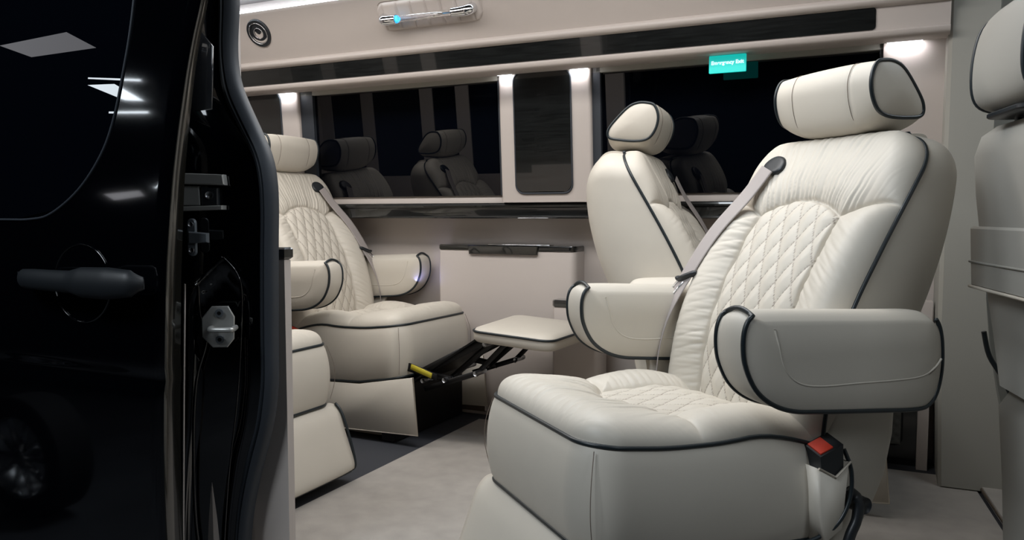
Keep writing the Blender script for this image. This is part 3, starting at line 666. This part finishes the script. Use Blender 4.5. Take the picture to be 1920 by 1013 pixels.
for k, (dy, t_) in enumerate(((.03, 0), (-.005, .02), (-.022, .2), (-.028, .42), (-.021, .50), (-.028, .60), (-.020, .85), (-.005, .97), (.005, .95))):
    A.append(np.stack([xl+(xr-xl)*t_, 1.512+dy+0*zz, zz], -1))
sl_ = MB().grid(np.array(A)).build('door_seal', 'rubber', angle=60); tag(sl_, 'thick black rubber seal curving down the edge of the door opening', 'seal')
# body pillar (black paint) between the sliding door and the seal
STR = [(-1.408, 1.384), (-1.431, 1.315), (-1.454, 1.234), (-1.476, 1.102), (-1.488, .993), (-1.496, .782), (-1.512, .463), (-1.527, .119), (-1.53, -.05)]
STR = [(-1.375, 1.6)]+STR
xp = sm(STR, zz)
def pil_surf():
    A = []
    for t_ in np.linspace(0, 1, 26):
        dz = zz
        rec = .010*np.clip((t_-.30)/.05, 0, 1)*np.clip((.86-t_)/.05, 0, 1)*np.clip((.775-(t_-.55)**2*.0-.25*abs(t_-.62)-zz)/.012, 0, 1)   # lower pressed recess
        A.append(np.stack([xp-.085+(xl+.006-xp+.085)*t_-rec, 1.375+.125*t_+rec*.9+0*zz, zz], -1))
    return MB().grid(np.array(A))
bpil = struct('trim_body_pillar', pil_surf(), 'paint')
# pressed edge lines, bumpers, roller housing
tb = MB().tube(spl([(-1.515, 1.418, .735), (-1.512, 1.418, .66), (-1.498, 1.424, .60), (-1.52, 1.41, .50), (-1.53, 1.405, .35), (-1.53, 1.405, .15), (-1.51, 1.41, -.02)], 6), .004, 6).build('pressed_edge', 'paint', bpil)
MB().tube([(-1.520, 1.416, .735), (-1.455, 1.437, .800)], .006, 8).build('pressed_edge', 'paint', bpil)
MB().tube(spl([(-1.452, 1.440, .80), (-1.415, 1.455, .74), (-1.415, 1.452, .60), (-1.43, 1.45, .45), (-1.455, 1.44, .25), (-1.475, 1.43, -.02)], 6), .002, 6).build('pressed_edge', 'paint', bpil)
pf = np.array((-.62, -.78, 0)); 
cap_ = MB().rprism([(-.012, -.09), (.030, -.085), (.036, .06), (.008, .095), (-.020, .055), (-.028, -.05)], -.008, 0, .003, 'y').build('guide_cover', 'capgrey'); cap_.location = (-1.478, 1.405, 1.235); cap_.rotation_euler = (0, 0, math.radians(24)); tag(cap_, 'small dark grey glossy cover high on the black door pillar', 'cover')
st = empty('door_striker', (-1.458, 1.425, .634)); st.rotation_euler = (0, 0, math.radians(33)); tag(st, 'silver octagonal door striker plate with loop bolted to black pillar', 'striker')
MB().rprism([(-.038, -.024), (-.014, -.050), (.020, -.050), (.036, -.030), (.038, .024), (.024, .050), (-.014, .050), (-.038, .022)], -.006, .0, .002, 'y').build('plate', 'zinc', st, angle=35)
for z in (-.030, .034): 
    MB().cyl((.004, -.006, z), (.004, -.013, z), .010, 18).build('bolt', 'castgrey', st, angle=40)
    MB().cyl((.004, -.013, z), (.004, -.0145, z), .005, 6).build('bolt_socket', 'darkmetal', st, smooth=False)
MB().tube(spl([(-.014, -.004, -.002), (-.014, -.030, -.002), (-.006, -.044, -.002), (.030, -.050, -.002), (.040, -.044, -.002), (.040, -.006, -.002)], 5), .0065, 12).build('striker_loop', 'zinc', st)
rb = empty('roller_bracket', (-1.53, 1.415, .955)); rb.rotation_euler = (0, 0, math.radians(24)); tag(rb, 'bright metal roller bracket on the black pillar level with the window', 'bracket')
MB().rprism([(-.06, .022), (.095, .018), (.092, .043), (-.045, .048), (-.06, .040)], -.03, -.004, .003, 'y').build('upper_rail', 'zinc', rb, angle=35)
MB().rprism([(-.06, -.030), (.030, -.030), (.028, .016), (-.06, .018)], -.016, -.004, .002, 'y').build('plate', 'zinc', rb, angle=35)
MB().rprism([(.034, -.032), (.075, -.030), (.075, .012), (.034, .014)], -.020, -.004, .003, 'y').build('block', 'black', rb, angle=35)
MB().cyl((.055, -.024, -.006), (.055, -.018, -.006), .009, 14).build('bolt', 'steel', rb)
MB().rprism([(-.06, -.046), (.090, -.040), (.090, -.030), (-.06, -.034)], -.034, -.004, .002, 'y').build('lower_rail', 'zinc', rb, angle=35)
hg = empty('door_catch', (-1.480, 1.375, .850)); hg.rotation_euler = (0, 0, math.radians(15)); tag(hg, 'small grey metal catch with two screw eyes on the door edge', 'catch')
MB().rprism(rrect(-.011, .011, -.044, .044, .0105, 6), -.008, 0, .002, 'y').build('plate', 'castgrey', hg, angle=35)
MB().rprism([(-.004, -.014), (.045, -.012), (.045, .010), (-.004, .014)], -.016, -.004, .003, 'y').build('arm', 'castgrey', hg, angle=35)
for z in (-.030, .030): MB().cyl((0, -.008, z), (0, -.011, z), .006, 14).build('screw', 'steel', hg)

# sliding door: skin with gentle barrel, edge return, window outline, handle
SEAM = [(-1.30, 1.62), (-1.355, 1.361), (-1.376, 1.296), (-1.395, 1.218), (-1.419, 1.093), (-1.436, .988), (-1.457, .787), (-1.476, .482), (-1.483, .32), (-1.486, .152), (-1.49, -.2)]
dr = empty('sliding_door', (-2.2, 1.32, -.2)); tag(dr, 'glossy black sliding door pushed open at the left of the picture', 'door')
D0 = np.array((-2.2, 1.32, -.2))
def dy(z):   # barrel profile of the body side
    z = np.asarray(z, float); return 1.262+.012*np.clip((.45-z), 0, 1)**2*2+np.where(z > .72, .045*(z-.72)**1.5, 0)+.004*np.exp(-((z-.53)/.02)**2)
zd = np.concatenate([np.linspace(-.2, .5, 40), np.linspace(.51, .56, 14), np.linspace(.57, 1.62, 70)])
def door_x(s, z): e = sm(SEAM, z); return e-(1-s)*(e+3.2)
A = []
for s in np.concatenate([np.linspace(0, .97, 40), np.linspace(.975, 1, 10)]):
    e = door_x(s, zd); rnd = .012*np.clip((s-.985)/.015, 0, 1)**2
    A.append(np.stack([e, dy(zd)+rnd, zd], -1)-D0)
e1 = sm(SEAM, zd)
skin = MB().grid(np.array(A)).build('door_skin', 'paint', dr)
A = []
tap = np.interp(zd, [.2, .8, 1.3, 1.6], [1.0, .85, .40, .35])
for k, ox in ((0, 0), (.006, .002), (.04, -.006), (.066, -.014), (.07, -.04)): A.append(np.stack([e1+ox*tap, dy(zd)+.012+k*.95*tap, zd], -1)-D0)
MB().grid(np.array(A)).build('door_edge', 'glosstrim', dr, angle=50)
zt_ = np.linspace(-.15, .74, 20); MB().tube(np.stack([sm(STR, zt_)+.001, np.full(20, 1.362), zt_], -1)-D0, .0022, 6).build('edge_bead', 'trim', dr)
# window outline
wg = spl([(-1.53, 1.50), (-1.546, 1.378), (-1.557, 1.309), (-1.573, 1.24), (-1.606, 1.124), (-1.649, 1.041), (-1.726, .962), (-1.825, .906), (-1.905, .892), (-2.03, .891), (-2.4, .89), (-3.1, .89)], 6)
MB().tube(np.stack([wg[:, 0], dy(wg[:, 1])-.001, wg[:, 1]], -1)-D0, .003, 7).build('window_rim', 'rubber', dr)
gw = []
for s in np.linspace(0, 1, 40):
    row = []
    for z in np.linspace(.893, 1.5, 30):
        xe = np.interp(z, wg[::-1][:, 1][np.argsort(wg[::-1][:, 1], kind='stable')], wg[::-1][:, 0][np.argsort(wg[::-1][:, 1], kind='stable')]) if z > .9 else -1.95
        row.append((-3.1+(xe-.004+3.1)*s, float(dy(z))-.0015, z))
    gw.append(row)
MB().grid(np.array(gw)-D0).build('door_window', 'glass', dr)
# handle
hd = MB()
p = spl([(-1.885, 1.232, .750), (-1.86, 1.215, .752), (-1.80, 1.207, .752), (-1.72, 1.204, .751), (-1.64, 1.204, .751), (-1.56, 1.207, .751), (-1.50, 1.215, .752), (-1.478, 1.232, .752)], 8)
hd.tube(p-D0, np.interp(p[:, 0], [-1.885, -1.86, -1.82, -1.68, -1.64, -1.56, -1.50, -1.478], [.010, .015, .016, .017, .023, .024, .020, .009]), 18, flat=1.5)
hd.build('door_handle', 'matte', dr)
MB().box(-1.90-D0[0], -1.865-D0[0], 1.225-D0[1], 1.265-D0[1], .742-D0[2], .766-D0[2]).build('handle_mount', 'matte', dr, smooth=False)
a = np.linspace(0, 2*PI, 40, endpoint=False); cxh, czh = -1.72, .742
MB().tube(np.stack([cxh+.098*np.cos(a), dy(czh+.092*np.sin(a))-.001, czh+.092*np.sin(a)], -1)-D0, .0025, 6, True).build('handle_recess_rim', 'paint', dr)

# ================================================================ cab seat at the right edge
cs = empty('cab_seat', (.437, 2.02, 0), 12); tag(cs, 'grey-beige front cab seat seen from behind at the right edge', 'seat')
def cab_back():
    A = []
    for z, x0, x1, hy in ((.50, -.16, .02, .235), (.62, -.175, .0, .245), (.80, -.20, -.03, .262), (.95, -.215, -.06, .275), (1.04, -.222, -.09, .272), (1.085, -.215, -.11, .25), (1.105, -.195, -.13, .215)):
        A.append([(x, y, z) for x, y in rrect(x0, x1, -hy, hy, .045, 6)])
    m = MB().grid(np.array(A), False, True); k = len(A[0]); m.f += [tuple(range(k))[::-1], tuple(range((len(A)-1)*k, len(A)*k))]; return m
cab_back().build('backrest', 'cabgrey', cs)
hp = []
for y in np.linspace(-.15, .15, 21):
    t_ = abs(y)/.15; k = 1-.10*t_**4
    pr = spl([(-.235, 1.130), (-.262, 1.17), (-.262, 1.26), (-.240, 1.335), (-.19, 1.355), (-.14, 1.33), (-.115, 1.25), (-.125, 1.16), (-.165, 1.125)], 5, True); c_ = pr.mean(0)
    q = c_+(pr-c_)*k; hp.append(np.stack([q[:, 0], np.full(len(q), y), q[:, 1]], -1))
mb = MB().grid(np.array(hp), False, True)
for s in (-1, 1):
    q0 = hp[0 if s < 0 else -1]; E = []
    for t_ in np.linspace(0, 1, 7): c_ = q0.mean(0); e = c_+(q0-c_)*(1-t_); e = e+np.array((0, s*.012*math.sin(t_*PI/2), 0)); E.append(e)
    mb.grid(np.array(E), False, True)
h_ = mb.build('headrest', 'cabgrey', cs)
for i in (0, -1): MB().tube(hp[i], .0052, 8, True).build('headrest_piping', 'piping', h_)
for y in (-.07, .07): MB().cyl((-.185, y, 1.08), (-.19, y, 1.17), .0075, 14).build('headrest_post', 'chrome', cs)
MB().rprism(rrect(-.245, -.14, -.11, .11, .03), 1.112, 1.124, .003).build('headrest_plate', 'black', cs, angle=40)
pk = MB().rprism([(-.25, .73), (.25, .73), (.272, .875), (-.272, .875)], -.215, -.200, .006, 'x'); pk = pk.build('seat_pocket', 'cabgrey', cs, angle=40)
MB().tube([(-.2155, -.262, .790), (-.2155, .262, .790)], .003, 6).build('pocket_seam', 'cabgrey', pk)
MB().tube([(-.217, -.25, .731), (-.217, .25, .731)], .004, 6).build('pocket_hem', 'hem', pk)
rloft([(.024, -.14, .40, .22, .05), (.28, -.15, .42, .23, .05), (.45, -.16, .45, .25, .06), (.52, -.12, .42, .24, .06)]).build('seat_base', 'cabgrey', cs)
MB().tube(spl([(-.18, .255, .62), (-.165, .257, .56), (-.13, .256, .50), (-.10, .255, .42), (-.08, .25, .30)], 5), .006, 7).build('side_trim', 'piping', cs)

# ================================================================ hall around the van
struct('floor_hall', MB().box(-9, 7, -7, 7, -.75, -.65), 'hallfloor', smooth=False)
struct('ceiling_hall', MB().box(-9, 7, -7, 7, 4.6, 4.7), 'hallwall', smooth=False)
for i, (n_, b) in enumerate((('front', (-9, 7, -7.1, -7)), ('back', (-9, 7, 7, 7.1)), ('left', (-9.1, -9, -7, 7)), ('right', (7, 7.1, -7, 7)))):
    struct('wall_hall_'+n_, MB().box(b[0], b[1], b[2], b[3], -.75, 4.7), 'hallwall', smooth=False)
def fixture(pts, m, lab, th=.06):
    P = [(-7.0, y, z) for y, z in pts]; Q = [(-7.0-th, y, z) for y, z in pts]
    o = empty('hall_light', (-7.0, 0, 0)); tag(o, lab, 'lamp')
    off = np.array((-7.0, 0, 0))
    MB().add(np.array(P)-off, [(0, 1, 2, 3)]).build('diffuser', m, o, smooth=False)
    MB().add(np.array(P+Q)-off-(.002, 0, 0), [(4, 7, 6, 5), (0, 4, 5, 1), (1, 5, 6, 2), (2, 6, 7, 3), (3, 7, 4, 0)]).build('housing', 'darkmetal', o, smooth=False)
fixture([(-1.75, 2.69), (-2.35, 3.0), (-2.67, 2.93), (-2.04, 2.66)], 'skyl', 'large rough skylight panel far left of the van, mirrored in the door window')
fixture([(-2.61, 2.52), (-2.9, 2.60), (-3.26, 2.49), (-3.03, 2.45)], 'lampw', 'bright angled hall lamp mirrored in the door beside the window outline')
fixture([(-2.61, 2.60), (-2.61, 2.585), (-3.2, 2.70), (-3.2, 2.725)], 'lampw', 'thin upper hall lamp mirrored as a streak in the door')
fixture([(-2.86, 2.29), (-2.86, 2.27), (-3.32, 2.36), (-3.32, 2.385)], 'lampw', 'thin lower hall lamp mirrored as a streak in the door')
fixture([(-2.85, 1.38), (-3.26, 1.46), (-3.32, 1.40), (-2.97, 1.32)], 'skyl', 'low dim hall panel mirrored above the door handle')
fixture([(-3.45, 1.50), (-3.72, 1.55), (-3.72, 1.57), (-3.45, 1.52)], 'lampw', 'short low hall lamp mirrored near the door edge')
# parked wheel reflected in the door
wh = empty('alloy_wheel', (-3.9, -.03, -.32)); tag(wh, 'alloy wheel with dark tyre standing on the hall floor beside the van', 'wheel')
a = np.linspace(0, 2*PI, 48, endpoint=False)
def lathe(pr): return MB().grid(np.array([[(r*math.cos(q), y, r*math.sin(q)) for q in a] for r, y in pr]), False, True)
lathe([(.22, -.1), (.30, -.105), (.325, -.09), (.33, 0), (.325, .09), (.30, .105), (.22, .1)]).build('tyre', 'tyre', wh, angle=40)
lathe([(.22, -.1), (.21, -.08), (.20, 0), (.21, .085), (.225, .1)]).build('rim', 'steel', wh)
for k in range(10):
    q = 2*PI*k/10; e = np.array((math.cos(q), 0, math.sin(q))); MB().tube([e*.04+np.array((0, .07, 0)), e*.215+np.array((0, .075, 0))], [.018, .012], 8).build('spoke', 'chrome', wh)
lathe([(.0001, .09), (.04, .088), (.05, .07), (.05, .0)]).build('hub', 'steel', wh)
